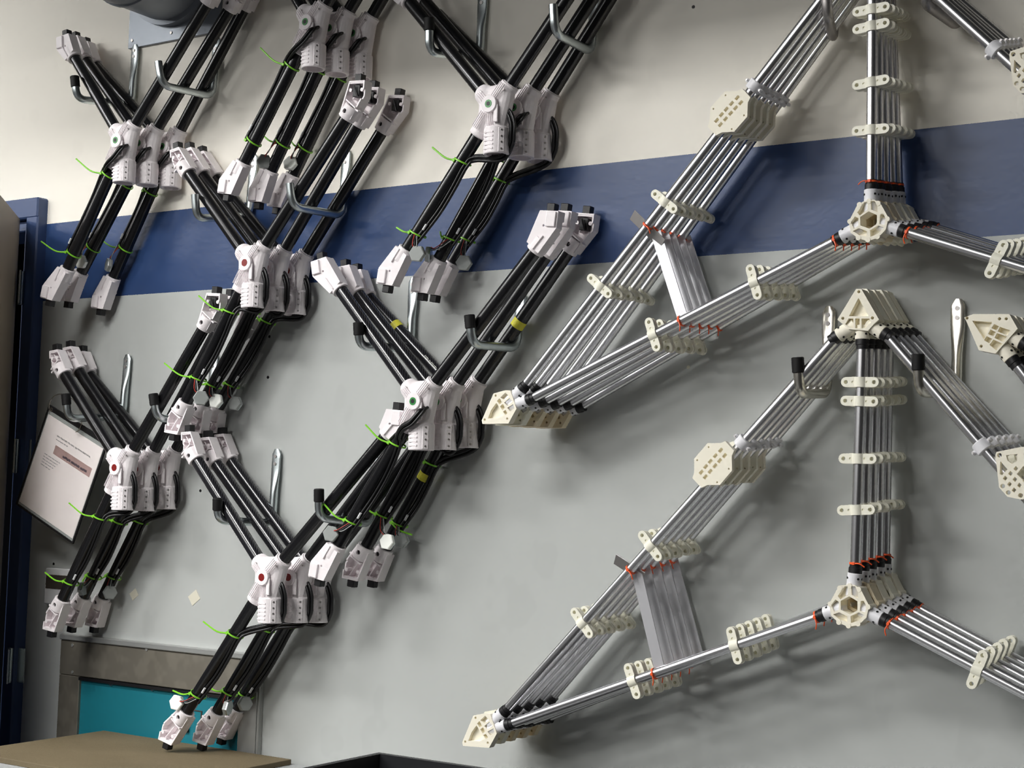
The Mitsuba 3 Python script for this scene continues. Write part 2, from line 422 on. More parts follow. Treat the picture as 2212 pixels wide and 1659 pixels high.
# bench, board and bin at the bottom edge
def bench():
    t = thing('workbench', 'low grey workbench along the wall under the hung frames', 'workbench')
    zt = 0.834
    put(t, 'top', aabox((-2.80, -0.62, zt - 0.03), (-0.5, -0.012, zt), 0.003), 'bench_grey', False)
    for x in (-2.75, -1.75, -0.55):
        for y in (-0.58, -0.08):
            put(t, 'leg', aabox((x - 0.02, y - 0.02, 0), (x + 0.02, y + 0.02, zt - 0.03), 0.002), 'bench_steel', False)
    put(t, 'rail', aabox((-2.73, -0.59, 0.2), (-0.57, -0.57, 0.24), 0.002), 'bench_steel', False)
    k = put(None, 'fibreboard_sheet', aabox((-2.900, -0.44, zt), (-2.291, -0.03, zt + 0.012), 0.001), 'mdf', False)
    say(k, 'flat brown fibreboard sheet lying on the workbench at the bottom left', 'board')
    b = thing('plastic_bin', 'open black plastic bin with a thick rim standing on the workbench', 'bin')
    x0, x1, y0, y1, z1 = -1.953, -1.3, -0.62, -0.15, 0.915
    h = 0.012
    put(b, 'body', cat(aabox((x0 + h, y0 + h, zt), (x1 - h, y1 - h, zt + 0.006)), aabox((x0 + h, y1 - h - 0.004, zt), (x1 - h, y1 - h, z1)), aabox((x0 + h, y0 + h, zt), (x1 - h, y0 + h + 0.004, z1)),
                       aabox((x0 + h, y0 + h, zt), (x0 + h + 0.004, y1 - h, z1)), aabox((x1 - h - 0.004, y0 + h, zt), (x1 - h, y1 - h, z1))), 'bin_black', False)
    put(b, 'rim', cat(aabox((x0, y1 - h, z1 - 0.014), (x1, y1, z1), 0.002), aabox((x0, y0, z1 - 0.014), (x1, y0 + h, z1), 0.002), aabox((x0, y0, z1 - 0.014), (x0 + h, y1, z1), 0.002), aabox((x1 - h, y0, z1 - 0.014), (x1, y1, z1), 0.002)), 'bin_black', False)
bench()

# ---------------------------------------------------------------- wall hooks
def hook(label, top, wb, tb, tt, cap, mat='zinc', dt=0.178):
    """a steel tube hook: a flattened, screwed plate, a bend at the wall, an arm into the room and an upturned tip"""
    t = thing('wall_hook', label, 'hook', 'steel tube hooks on the wall')
    P0, P1, P2, P3 = at(*top, 0.008), at(*wb, 0.016), at(*tb, dt - 0.006), at(*tt, dt)
    P0[0] = P1[0] + (P0[0] - P1[0]) * 0.3
    up1, up2, out = unit(P0 - P1), unit(P3 - P2), unit(P2 - P1)
    R = 0.026
    pts, ell = [], []
    L = np.linalg.norm(P0 - P1) - R
    for s in np.linspace(0, 1, 14):
        pts.append(P0 + (P1 + up1 * R - P0) * s)
        f = 1 - min(1, max(0, (s - 0.3) / 0.45))
        f = f * f * (3 - 2 * f)
        end = min(1.0, s * 9 + 0.5)
        ell.append(((0.0095 + 0.0035 * f) * end, 0.0095 - 0.0055 * f))
    for s in np.linspace(0, 1, 9)[1:]:
        a, b = P1 + up1 * R * (1 - s), P1 + out * R * s
        pts.append(a + (b - a) * s); ell.append((0.0092, 0.0092))
    for s in np.linspace(0, 1, 6)[1:]:
        pts.append(P1 + out * R + (P2 - out * R - P1 - out * R) * s); ell.append((0.0092, 0.0092))
    for s in np.linspace(0, 1, 9)[1:]:
        a, b = P2 - out * R * (1 - s), P2 + up2 * R * s
        pts.append(a + (b - a) * s); ell.append((0.0092, 0.0092))
    for s in np.linspace(0, 1, 4)[1:]:
        pts.append(P2 + up2 * R + (P3 - P2 - up2 * R) * s); ell.append((0.0092, 0.0092))
    put(t, 'bar', sweep(pts, 0.0092, 16, ell), mat, 50)
    for s in (0.1, 0.2):
        q = P0 + (P1 - P0) * s
        put(t, 'screw', disc_y((q[0], q[1] - 0.0025, q[2]), 0.0042, 0.003, 10), 'dark_steel')
    if cap:
        put(t, 'end_cap', rod(P3 - up2 * 0.026, P3 + up2 * 0.002, 0.0112, 18, ch=0.0015), 'black_rubber', 30, 'black rubber end cap')


for args in [
    ('steel hook with a black cap under the round duct, left of its pair', (287, 98), (284, 226), (166, 214), (161, 166), True),
    ('bare steel hook without a cap at the top left, right of its pair', (472, 80), (458, 208), (350, 184), (342, 133), False),
    ('steel hook under the black frames at the top centre, left of its pair', (1041, -22), (1036, 124), (928, 113), (927, 40), True),
    ('bare steel hook without a cap at the top centre, right of its pair', (1284, -15), (1277, 112), (1199, 72), (1195, 10), False),
    ('bare steel hook below the left white hubs, in front of the blue band', (549, 333), (538, 466), (425, 472), (421, 420), False),
    ('bare steel hook below the white brackets, across the top edge of the blue band', (752, 322), (738, 466), (632, 446), (626, 396), False),
    ('steel hook with a black cap just below the blue band, left of the centre pair', (888, 600), (886, 752), (776, 748), (774, 698), True),
    ('steel hook with a black cap just below the blue band, right of the centre pair', (1129, 632), (1116, 752), (1020, 744), (1014, 682), True),
    ('steel hook with a black cap above the hanging sign', (275, 766), (265, 899), (147, 905), (142, 852), True),
    ('steel hook with a black cap left of the lower white brackets, right of the sign', (463, 762), (452, 908), (338, 904), (331, 852), True),
    ('steel hook with a black cap above the lowest red-dotted hub, left of its pair', (597, 970), (588, 1130), (470, 1124), (470, 1078), True),
    ('steel hook with a black cap right of the lowest red-dotted hub', (812, 985), (800, 1132), (689, 1118), (689, 1058), True),
    ('shiny steel hook with a black cap holding the lower aluminium frames, left of two', (1789, 662), (1786, 850), (1728, 850), (1723, 774), True, 'chrome'),
    ('shiny steel hook with a black cap holding the lower aluminium frames, right of two', (2069, 646), (2066, 852), (1986, 846), (1983, 767), True, 'chrome'),
    ('dull steel hook holding the upper aluminium frames, left of two at the top edge', (1806, -60), (1800, 84), (1789, 36), (1784, -14), False, 'dark_steel'),
    ('dull steel hook holding the upper aluminium frames, right of two at the top edge', (2078, -60), (2070, 58), (1996, 6), (1998, -36), False, 'dark_steel')]:
    hook(*args)

# ---------------------------------------------------------------- black carbon frames
def hub_mesh(C, dirs):
    """the white printed hub: sockets for three tubes and an empty round socket that points down"""
    Dn = C + np.array([0.006, 0, 0])
    aUL, aUR, aLL = dirs[0][0], dirs[1][0], dirs[2][0]
    ms = []
    for i, (a, L) in enumerate(dirs):
        r = 0.0225 if i == 0 else 0.0195
        ms.append(hull(ball(C, 0.0235), ball(C + a * L * 0.5, 0.0222)))
        ms.append(hull(ball(C + a * L * 0.4, 0.0222), ball(C + a * (L - (0.012 if i == 0 else 0.004)), r)))
    ms.append(hull(ball(C + [0.004, 0, 0.004], 0.0235), ball(Dn + [0.0005, 0, -0.045], 0.0245)))
    ms.append(hull(ball(Dn + [0, 0, -0.040], 0.0245), ball(Dn + [0, 0, -0.060], 0.0258)))
    ms.append(hull(ball(C + aUR * 0.030, 0.018), ball(Dn + [0.005, 0, -0.045], 0.0185)))
    ms.append(hull(ball(C + aLL * 0.042, 0.018), ball(Dn + [-0.006, 0, -0.042], 0.018)))
    ms.append(hull(ball(C + aUR * 0.043, 0.0190), ball(C + [0.012, 0, 0.0], 0.0215), ball(Dn + [0.003, 0, -0.04], 0.022)))
    ms.append(hull(ball(C + aUL * 0.034, 0.019), ball(C + aUR * 0.040, 0.0165)))
    ms.append(hull(ball(C + aUL * 0.026, 0.019), ball(C + aLL * 0.036, 0.017)))
    m = m3.Manifold.batch_boolean(ms, m3.OpType.Add)
    m = m ^ man(aabox(C + [-0.2, -0.0275, -0.2], C + [0.2, 0.0275, 0.2]))
    m = tm(m.refine_to_length(0.0075))
    m = trimesh.Trimesh(m.vertices, m.faces)
    trimesh.smoothing.filter_taubin(m, 0.5, 0.53, 6)
    n = 32
    prof = [(0.018, -0.034), (0.0262, -0.0455), (0.0272, -0.0475), (0.0272, -0.0985), (0.0262, -0.100), (0.0215, -0.100), (0.0205, -0.098), (0.0205, -0.066), (0.001, -0.066)]
    V = np.array([Dn + [r * math.cos(s), r * math.sin(s), z] for r, z in prof for s in np.arange(n) / n * 2 * np.pi])
    F = []
    for i in range(len(prof) - 1):
        for j in range(n):
            p, q = i * n + j, i * n + (j + 1) % n
            F += [[p, q + n, q], [p, p + n, q + n]]
    out = [m, trimesh.Trimesh(V, F, process=False)]
    for a, L in dirs[1:]:
        out.append(rod(C + a * (L - 0.006), C + a * (L + 0.007), 0.0198, 24, ch=0.0012))
    for (a, L), c0, ln in ((dirs[1], 0.036, 0.034), (dirs[2], 0.036, 0.036), (dirs[0], 0.027, 0.022), ((np.array([0.12, 0, -0.99]), 0), 0.031, 0.026)):
        s = unit(np.cross(a, [0, 1, 0]))
        for o in (-0.0063, -0.0021, 0.0021, 0.0063):
            out.append(obox(C + a * c0 + s * o + [0, -0.0269, 0], (a, s, [0, 1, 0]), (ln, 0.0013, 0.0026), 0.0004))
    nP, tP = unit([0.80, -0.6, 0]), unit([0.6, 0.80, 0])
    out.append(obox(Dn + nP * 0.0255 + [0, 0, -0.073], (tP, nP, [0, 0, 1]), (0.013, 0.0052, 0.050), 0.0008))
    out.append(obox(C + [0.019, -0.0262, -0.020], AX, (0.010, 0.004, 0.036), 0.001))
    for z in (-0.057, -0.0655, -0.074, -0.0825, -0.091):
        out.append(obox(Dn + [-0.003, -0.0268, z], AX, (0.022, 0.0022, 0.0036), 0.0005))
    return cat(*out)


def bracket(t, J, a, T, front_open, dark_core, shade, slim):
    """the white printed end bracket: a round socket on the tube that turns into an open square box"""
    J, T = np.asarray(J, float), np.asarray(T, float)
    J2 = J + a * 0.026
    b = unit(T - J2)
    if np.linalg.norm(T - J2) < 0.030:
        T = J2 + b * 0.030
    b = unit([b[0] * 0.3, 0, b[2]])
    hi, ho = (0.0135, 0.0165) if slim else (0.0205, 0.0225)
    y = np.array([0, 1.0, 0])
    s = unit(np.cross(b, y))
    f = -y if front_open else y
    if s @ a < 0:
        s = -s                                   # towards the outer side of the bend
    sj = unit(np.cross(a, y))
    if sj @ s < 0:
        sj = -sj
    flat = lambda q: (q[0], q[2])
    out = Polygon([flat(J + a * 0.004 + sj * 0.0185), flat(J + a * 0.004 - sj * 0.0185), flat(T - s * hi), flat(T + s * ho), flat(T - b * (0.026 if slim else 0.034) + s * ho)]).convex_hull
    poly = list(out.exterior.coords)[:-1]
    yb = J[1]
    rim = list(out.buffer(-0.0034, join_style=2).exterior.coords)[:-1]
    fl = (yb + 0.0125, yb + 0.0172) if front_open else (yb - 0.0172, yb - 0.0125)
    body = slab_xz(poly, *fl) + (slab_xz(poly, *((yb - 0.009, yb + 0.0172) if front_open else (yb - 0.0172, yb + 0.009))) - slab_xz(rim, yb - 0.03, yb + 0.03))
    low = T - b * 0.019 + s * 0.026 - f * 0.0
    body = body - man(obox(T - b * 0.030 + s * (ho - 0.001) + f * 0.012, (s, y, b), (0.012, 0.016, 0.022)))     # notch in the outer wall
    body = body - man(rod(J - a * 0.02, J + a * 0.027, 0.0145, 24))
    sock = man(rod(J - a * 0.003, J + a * 0.029, 0.0192, 28, ch=0.001))
    body = body + sock
    body = body + man(obox(T - b * 0.004 + f * -0.004, (s, y, b), (hi + ho - 0.003, 0.024, 0.005))) + man(obox(J + a * 0.033 + f * 0.002, (sj, y, a), (0.034, 0.026, 0.003)))
    for o in (0.004 - hi, ho - 0.0075):
        body = body + man(rod(T - b * 0.020 + s * o - f * 0.015, T - b * 0.020 + s * o + f * 0.007, 0.0042, 12))
    if front_open:
        h = J + a * 0.013
        body = body - man(rod(h + f * 0.002, h + f * 0.03, 0.0052, 16))
    else:
        for q in ((0.008, 0.008), (-0.008, 0.024)):
            h = T - b * (0.006 + q[1]) + s * q[0]
            body = body - man(rod(h - y * 0.03, h + y * 0.03, 0.0024, 12))
    body = body - man(rod(T - b * 0.02, T + b * 0.01, 0.005, 12))
    extra = [obox(T - b * 0.024 - f * 0.006 - s * 0.002, (unit(s * 0.6 + b), unit(b * 0.6 - s), y), (0.036, 0.0024, 0.018), 0.0004),
             obox(J + a * 0.030 + sj * 0.021 + f * 0.004, (sj, y, a), (0.009, 0.012, 0.004), 0.0006)] if front_open else \
            [obox(T - b * 0.017 - y * 0.0192 + s * 0.009, (s, y, b), (0.022, 0.006, 0.03), 0.001), obox(J + a * 0.02 - y * 0.0185 + sj * 0.004, (sj, y, a), (0.0024, 0.006, 0.034), 0.0006)]
    k = put(t, 'end_bracket', cat(body, *extra), shade, 28)
    put(k, 'plug', obox(T + b * 0.0075 - f * 0.003, (s, y, b), (0.018, 0.017, 0.017), 0.001), 'black_plastic', False, 'black square plug')
    if front_open and dark_core:
        put(k, 'connector', cat(obox(T - b * 0.022 - f * 0.002 - s * 0.001, (s, y, b), (0.019, 0.016, 0.026), 0.001), rod(T - b * 0.036 + s * 0.006 + f * 0.008, T - b * 0.012 + f * 0.011 - s * 0.004, 0.002, 8)), 'black_plastic', 30, 'dark connector')


def frame(label, d, Cp, UL, UR, LL, led, cable, side, ties, opens=(1, 1, 0), puck=None, tapes=(), twill=False, bare_ul=False):
    """one frame. All points are measured in the photograph and lie at distance d before the wall. UL, UR, LL: (tube end, tip)"""
    t = thing('carbon_tube_frame', label, 'tube frame', 'black carbon tube frames hung in stacks')
    C = at(*Cp, d)
    ends = []
    for e in (UL, UR, LL):
        J, T = at(*e[0], d), at(*e[1], d)
        ends.append((J, T, unit(J - C)))
    dirs = [(ends[0][2], 0.050), (ends[1][2], 0.049), (ends[2][2], 0.062)]
    put(t, 'hub', hub_mesh(C, dirs), 'print_white', 32, 'white printed plastic hub')
    hk = f'{t}__hub'
    put(hk, 'boss', cat(rod(C + [0.004, -0.024, 0], C + [0.004, -0.0318, 0], 0.0180, 32, ch=0.001)), 'print_white', 30)
    put(hk, 'indicator', disc_y(C + [0.004, -0.0314, 0], 0.0082, 0.0012, 24), 'led_green' if led == 'g' else 'led_red', 30, 'green round dot' if led == 'g' else 'red round dot')
    if led == 'g':
        put(hk, 'indicator_core', disc_y(C + [0.004, -0.0324, 0], 0.0046, 0.0006, 16), 'black_plastic', 30)
    Dn, nP = C + np.array([0.006, 0, 0]), unit([0.80, -0.6, 0])
    pts = [(Dn + nP * 0.0278 + [0, 0, z], nP) for z in (-0.053, -0.066, -0.078, -0.092)] + [(C + ends[1][2] * 0.042 + [0.006, -0.0205, -0.004], np.array([0, -1, 0])), (C + [0.019, -0.0278, -0.004], np.array([0, -1, 0])), (C + ends[0][2] * 0.04 + [0.006, -0.022, 0.0], np.array([0, -1, 0]))]
    put(hk, 'screws', cat(*[rod(p, p + v * 0.0014, 0.0021, 8) for p, v in pts]), 'dark_steel', 30)
    for i, (J, T, a) in enumerate(ends):
        far = J + a * (0.029 if not (bare_ul and i == 0) else 0.0)
        put(t, 'tube', rod(C + a * 0.03, far, 0.0142, 26, ch=0.0008), 'carbon_twill' if (twill and i == 0) else 'carbon', 30, 'black carbon tube')
        if not (bare_ul and i == 0):
            bracket(t, J, a, T, opens[i], i == 1, 'print_white', i == 0 and opens[0])
    J, T, a = ends[2]
    p = np.array([-a[2], 0, a[0]]) * (1 if side == 'r' else -1)           # the side of the lower tube that the cable runs on
    tube = lambda s: C + (J - C) * s
    t1, t2 = ties[0][0], ties[1][0]
    S = C + [0.027, -0.012, -0.022]
    if cable == 'cross':
        path = [C + [0.026, -0.016, -0.012], C + [0.025, -0.032, -0.022], C + [0.006, -0.0365, -0.044], C + [-0.022, -0.030, -0.056], tube(min(t1, 0.26) - 0.03) + p * 0.006 + [0, -0.017, 0], tube(t1) + p * 0.014 + [0, -0.010, 0]]
    else:
        path = [C + [0.026, 0.0, -0.010], C + [0.0375, -0.003, -0.020], C + [0.0445, -0.002, -0.040], C + [0.043, 0.001, -0.060], C + [0.036, 0.007, -0.080], C + [0.010, 0.014, -0.103], tube(max(t1 - 0.06, 0.22)) + p * 0.022 + [0, 0.004, 0], tube(t1) + p * 0.0165 + [0, -0.004, 0]]
    L = np.linalg.norm(J - C)
    path += [tube(t1 + (t2 - t1) * 0.3) + p * 0.0185 + [0, -0.002, 0], tube(t1 + (t2 - t1) * 0.62) + p * 0.0195 + [0, -0.002, 0], tube(t2 - 0.04) + p * 0.017 + [0, -0.007, 0], tube(t2 + 0.02) + p * 0.0155 + [0, -0.009, 0]]
    sp = spline(path, 6)
    tn = np.gradient(sp, axis=0); tn /= np.linalg.norm(tn, axis=1, keepdims=True)
    q = np.cross(tn, [0, 1, 0]); q /= np.maximum(np.linalg.norm(q, axis=1, keepdims=True), 1e-6)
    put(t, 'cable', cat(*[sweep(sp + q * o + np.array([0, oy, 0]), 0.0033, 8) for o, oy in ((-0.0058, 0.001), (-0.002, -0.0022), (0.002, 0.0018), (0.0056, -0.001))]), 'cable_black', 60, 'bundle of black cables')
    e = tube(t2 - 0.05) + p * 0.018 + [0, -0.014, 0]
    put(t, 'splice', rod(e, e + (C - J) / L * 0.014, 0.0026, 10), 'outlet_grey', 30, 'pale cable splice')
    for s, tail in ties:
        if s is None:
            continue
        c = tube(s) + p * 0.0025
        tilt = unit(a + p * 0.16)
        parts = [ring(c, tilt, 0.0182, 0.0034, 0.0014, 24)]
        hd = c + unit(np.array([-abs(a[2]), -0.9, -0.1 * np.sign(a[0])])) * 0.0195
        parts.append(obox(hd, (a, p, [0, 1, 0]), (0.006, 0.007, 0.005), 0.0006))
        if tail:
            v = at(Cp[0] + tail[0], Cp[1] + tail[1], d) - C
            hl = np.linalg.norm(v)
            tp = spline([hd, hd + v * 0.4 + [0, -0.004, -0.004 * hl / 0.05], hd + v + [0, -0.004, 0]], 5)
            n = len(tp)
            parts.append(sweep(tp, 0.002, 6, cap=True))
        put(t, 'zip_tie', cat(*parts), 'tie_green', 40, 'bright green zip tie')
    if puck:
        px, col, nrm = puck
        c = at(*px, d + 0.02)
        nn, u, v = basis(nrm)
        ang = np.arange(6) / 6 * 2 * np.pi + 0.4
        bev = lambda r, h: [c + nn * h + r * (math.cos(x) * u + math.sin(x) * v) for x in ang]
        k = put(t, 'sensor', trimesh.convex.convex_hull(np.array(bev(0.0185, -0.004) + bev(0.0185, 0.0025) + bev(0.0165, 0.004))), 'puck_white' if col == 'w' else 'puck_grey', False, 'hexagonal white sensor puck' if col == 'w' else 'hexagonal grey sensor puck')
        put(k, 'back_plate', trimesh.convex.convex_hull(np.array(bev(0.0178, -0.0075) + bev(0.0178, -0.004))), 'zinc', False)
        for j, m in enumerate(('wire_red', 'cable_black', 'puck_grey')):
            w0 = tube(t2) + p * (0.008 + 0.004 * j) + [0, -0.018, 0]
            put(t, 'wire', sweep(spline([w0, (w0 + c) / 2 + [0.004 * (j - 1), -0.006, -0.004], c - nn * 0.007 + u * 0.004 * (j - 1) + [0, 0, 0.012]], 5), 0.0011, 6), m, 60)
    for i, s in tapes:
        Jt, _, at_ = ends[i]
        m = C + (Jt - C) * s
        put(t, 'tape_band', rod(m - at_ * 0.009, m + at_ * 0.009, 0.0148, 26, ch=0.0004), 'tape_yellow', 30, 'yellow tape band')
    return t, C, ends


D1, D2, D3 = 0.150, 0.087, 0.030
FR = [0, -1, 0.15]
TA, TB = (-52, -30), (-53, -20)
# top left, below the duct
frame('frontmost of three black tube frames under the round duct at top left, green-dotted hub', D1, (268, 309), ((162, 125), (147, 80)), ((448, 7), (462, -50)), ((146, 582), (112, 648)), 'g', 'cross', 'l', [(0.25, TA), (0.875, TB)], (0, 1, 0))
frame('middle of three black tube frames under the round duct at top left', D2, (317, 315), ((186, 130), (166, 84)), ((496, 20), (510, -36)), ((175, 590), (151, 652)), 'g', 'cross', 'l', [(0.3, None), (0.8, None)], (0, 1, 0), ((174.5, 565), 'w', [0.1, -1, -0.1]))
frame('rearmost of three black tube frames under the round duct at top left', D3, (368, 322), ((206, 141), (188, 96)), ((527, 18), (541, -38)), ((245, 601), (221, 668)), 'g', 'cross', 'l', [(0.33, None), (0.77, (-34, -14))], (0, 1, 0), ((233, 572), 'g', [-0.5, -1, 0.1]))
# top, second stack
frame('frontmost of three black tube frames cut by the top edge at left, green-dotted hub', D1, (676, 56), ((568, -130), (553, -175)), ((856, -245), (872, -300)), ((527, 353), (496, 421)), 'g', 'cross', 'l', [(0.29, (-48, -34)), (0.84, None)], (0, 1, 0))
frame('middle of three black tube frames cut by the top edge at left', D2, (727, 69), ((600, -116), (582, -160)), ((905, -232), (921, -288)), ((585, 371), (562, 438)), 'g', 'cross', 'l', [(0.27, None), (0.8, (-30, -20))], (0, 1, 0), ((571, 349), 'g', [0.7, -0.5, 0.1]))
frame('rearmost of three black tube frames cut by the top edge at left', D3, (777, 80), ((628, -104), (610, -148)), ((954, -222), (970, -278)), ((633, 380), (602, 449)), 'g', 'cross', 'l', [(0.29, (-12, -12)), (0.8, (-12, -12))], (0, 1, 0), ((627, 352), 'w', [0.3, -1, 0.3]))
# top centre
frame('frontmost of three black tube frames at the top centre above the blue band, green-dotted hub', D1, (1070, 232), ((884, 3), (866, -42)), ((1252, -44), (1270, -98)), ((879, 540), (841, 617)), 'g', 'loop', 'r', [(0.37, (-45, -26)), (0.88, (-26, -9))], (0, 1, 0), ((901, 548), 'g', [0.15, -1, -0.05]))
frame('middle of three black tube frames at the top centre above the blue band', D2, (1123, 240), ((916, 2), (898, -42)), ((1300, -36), (1318, -90)), ((948, 562), (916, 634)), 'g', 'cross', 'r', [(0.31, None), (0.85, (-3, -12))], (0, 1, 0), ((924, 549), 'g', [-1, -0.5, 0.1]))
frame('rearmost of three black tube frames at the top centre, its left tube ending bare', D3, (1163, 249), ((944, 30), (930, 0)), ((1332, -26), (1350, -80)), ((977, 569), (943, 638)), 'g', 'loop', 'r', [(0.43, None), (0.83, None)], (0, 1, 0), ((1002, 568), 'g', [0.2, -1, -0.1]), bare_ul=True)
# left, crossing the blue band
frame('frontmost of three black tube frames crossing the blue band at left, red-dotted hub', D1, (546, 572), ((408, 374), (383, 322)), ((749, 254), (776, 176)), ((402, 870), (375, 937)), 'r', 'loop', 'r', [(0.33, (-50, -30)), (0.815, (-56, -27))], (1, 1, 1), ((434, 860), 'g', [0.75, -0.7, 0.1]))
frame('middle of three black tube frames crossing the blue band at left', D2, (591, 581), ((438, 377), (409, 322)), ((773, 269), (806, 190)), ((439, 874), (425, 936)), 'r', 'loop', 'r', [(0.3, None), (0.85, (-24, -4))], (1, 1, 1), ((466, 866), 'w', [0.1, -1, 0.2]))
frame('rearmost of three black tube frames crossing the blue band at left', D3, (637, 589), ((466, 384), (436, 330)), ((826, 282), (861, 207)), ((471, 881), (459, 936)), 'r', 'loop', 'r', [(0.35, (-6, -10)), (0.82, None)], (1, 1, 1), ((507, 871), 'g', [0.1, -1, 0.05]))
# centre
tE = frame('frontmost of three black tube frames in the centre below the blue band, green-dotted hub', D1, (908, 869), ((736, 626), (699, 562)), ((1157, 541), (1195, 458)), ((730, 1179), (694, 1250)), 'g', 'cross', 'r', [(0.28, (-48, -38)), (0.82, (-44, -34))], (0, 0, 0), ((715, 1153), 'g', [0.3, -1, 0.1]), twill=True)
frame('middle of three black tube frames in the centre below the blue band', D2, (958, 870), ((773, 634), (749, 577)), ((1181, 549), (1224, 458)), ((791, 1182), (761, 1252)), 'g', 'loop', 'r', [(0.28, None), (0.77, (-28, -28))], (0, 0, 1), ((836, 1170), 'w', FR), twill=True)
tE3 = frame('rearmost of three black tube frames in the centre, with yellow tape bands', D3, (1005, 867), ((796, 641), (774, 586)), ((1229, 541), (1268, 462)), ((832, 1186), (804, 1253)), 'g', 'loop', 'r', [(0.41, None), (0.82, (50, 24))], (0, 1, 1), ((866, 1167), 'g', [0.1, -1, 0]), tapes=((0, 0.70), (1, 0.525), (2, 0.5)), twill=True)
# far left, lower
frame('frontmost of three black tube frames beside the hanging sign, red-dotted hub', D1, (266, 1011), ((140, 809), (122, 757)), ((441, 708), (466, 634)), ((135, 1296), (111, 1362)), 'r', 'loop', 'r', [(0.365, (-50, -28)), (0.86, (-38, -18))], (1, 1, 1))
frame('middle of three black tube frames beside the hanging sign', D2, (312, 1014), ((170, 801), (151, 750)), ((470, 714), (496, 640)), ((180, 1290), (154, 1352)), 'r', 'loop', 'r', [(0.4, (-10, -10)), (0.83, (-8, 20))], (1, 1, 1), ((178, 1271), 'g', [-1, -0.35, 0.1]))
frame('rearmost of three black tube frames beside the hanging sign', D3, (358, 1011), ((193, 809), (177, 760)), ((520, 724), (548, 652)), ((222, 1291), (202, 1353)), 'r', 'loop', 'r', [(0.4, (-10, -8)), (0.83, (-18, 10))], (1, 1, 1), ((238, 1280), 'g', [1, -0.4, 0.1]))
# bottom
frame('frontmost of three black tube frames lowest on the wall, red-dotted hub', D1, (583, 1246), ((425, 994), (408, 933)), ((837, 940), (862, 886)), ((403, 1538), (362, 1603)), 'r', 'loop', 'r', [(0.41, (-50, -24)), (0.86, (-36, -5))], (1, 0, 1), ((381, 1518), 'w', [0.15, -1, 0.1]), twill=True)
frame('middle of three black tube frames lowest on the wall', D2, (640, 1246), ((466, 1001), (448, 945)), ((872, 938), (896, 884)), ((469, 1539), (436, 1605)), 'r', 'loop', 'r', [(0.37, None), (0.84, (-26, -8))], (1, 0, 1), ((490, 1528), 'g', [-1, -0.3, 0.1]), twill=True)
frame('rearmost of three black tube frames lowest on the wall', D3, (683, 1247), ((498, 995), (479, 938)), ((917, 940), (941, 886)), ((510, 1531), (478, 1593)), 'r', 'loop', 'r', [(0.345, None), (0.88, None)], (1, 0, 1), ((530, 1520), 'g', [1, -0.35, 0.1]), twill=True)

# faint white printing on the rearmost centre frame's upper left tube
def printing():
    key, C, ends = tE3
    J, _, a = ends[0]
    s = unit(np.cross(a, [0, 1, 0]))
    if s[2] < 0:
        s = -s
    ms = []
    r2 = random.Random(3)
    for i in range(17):
        o = unit(np.array([0, -0.8, 0]) + s * 0.45)
        m = C + (J - C) * (0.24 + 0.0095 * i)
        ms.append(obox(m + o * 0.0141, (a, np.cross(o, a), o), (0.0008 + 0.0008 * r2.random(), 0.004 + 0.003 * r2.random(), 0.0008)))
    put(key, 'printing', cat(*ms), 'puck_white', False, 'small white printed marks on the tube')
printing()

# ---------------------------------------------------------------- aluminium frames
NF, DT0, DT1 = 5, 0.168, 0.028
TR = 0.0092


def lerp(a, b, s):
    return a + (b - a) * s


def node(front, back, k, off=0.0):
    return lerp(at(*front, DT0 + off), at(*back, DT1 + off), k / (NF - 1))


def plane_poly(pts, anchor):
    A = at(*anchor, DT0 + 0.014)
    return [((q := at(*p, DT0 + 0.014))[0] - A[0], q[2] - A[2]) for p in pts]


def inset(poly, s):
    g = Polygon(poly).buffer(-s, join_style=2)
    return list(g.exterior.coords)[:-1]


PY0, PY1 = -0.0155, 0.0155
HOLE = lambda c, r, y0=-0.05, y1=0.05: m3.Manifold.cylinder(y1 - y0, r, r, 12).transform([[1, 0, 0, float(c[0])], [0, 0, 1, float(y0)], [0, 1, 0, float(c[1])]])


def octagon_part():
    A = (1552, 1003)
    c = lambda p: (1480 + p[0] / 8.296, 900 + p[1] / 8.296)
    q = plane_poly([c(p) for p in [(500, 490), (260, 770), (260, 1010), (230, 1120), (390, 1290), (500, 1240), (720, 1240), (940, 980), (935, 720), (975, 625), (820, 455), (730, 490)]], A)
    m = slab_xz(q, -0.0185, -0.0085)
    for r in ([(735, 620), (640, 718), (550, 818), (468, 912), (388, 1012)], [(806, 715), (718, 805), (635, 897), (548, 997), (462, 1095)]):
        for p in r:
            w = plane_poly([c((p[0] + dx, p[1] + dy)) for dx, dy in ((-48, 12), (-6, 52), (48, -14), (8, -52))], A)
            m = m - slab_xz(w, -0.03, -0.0115)
    for p in ((520, 560), (315, 795), (880, 950), (672, 1190)):
        m = m - HOLE(plane_poly([c(p)], A)[0], 0.0017)
    return m, A


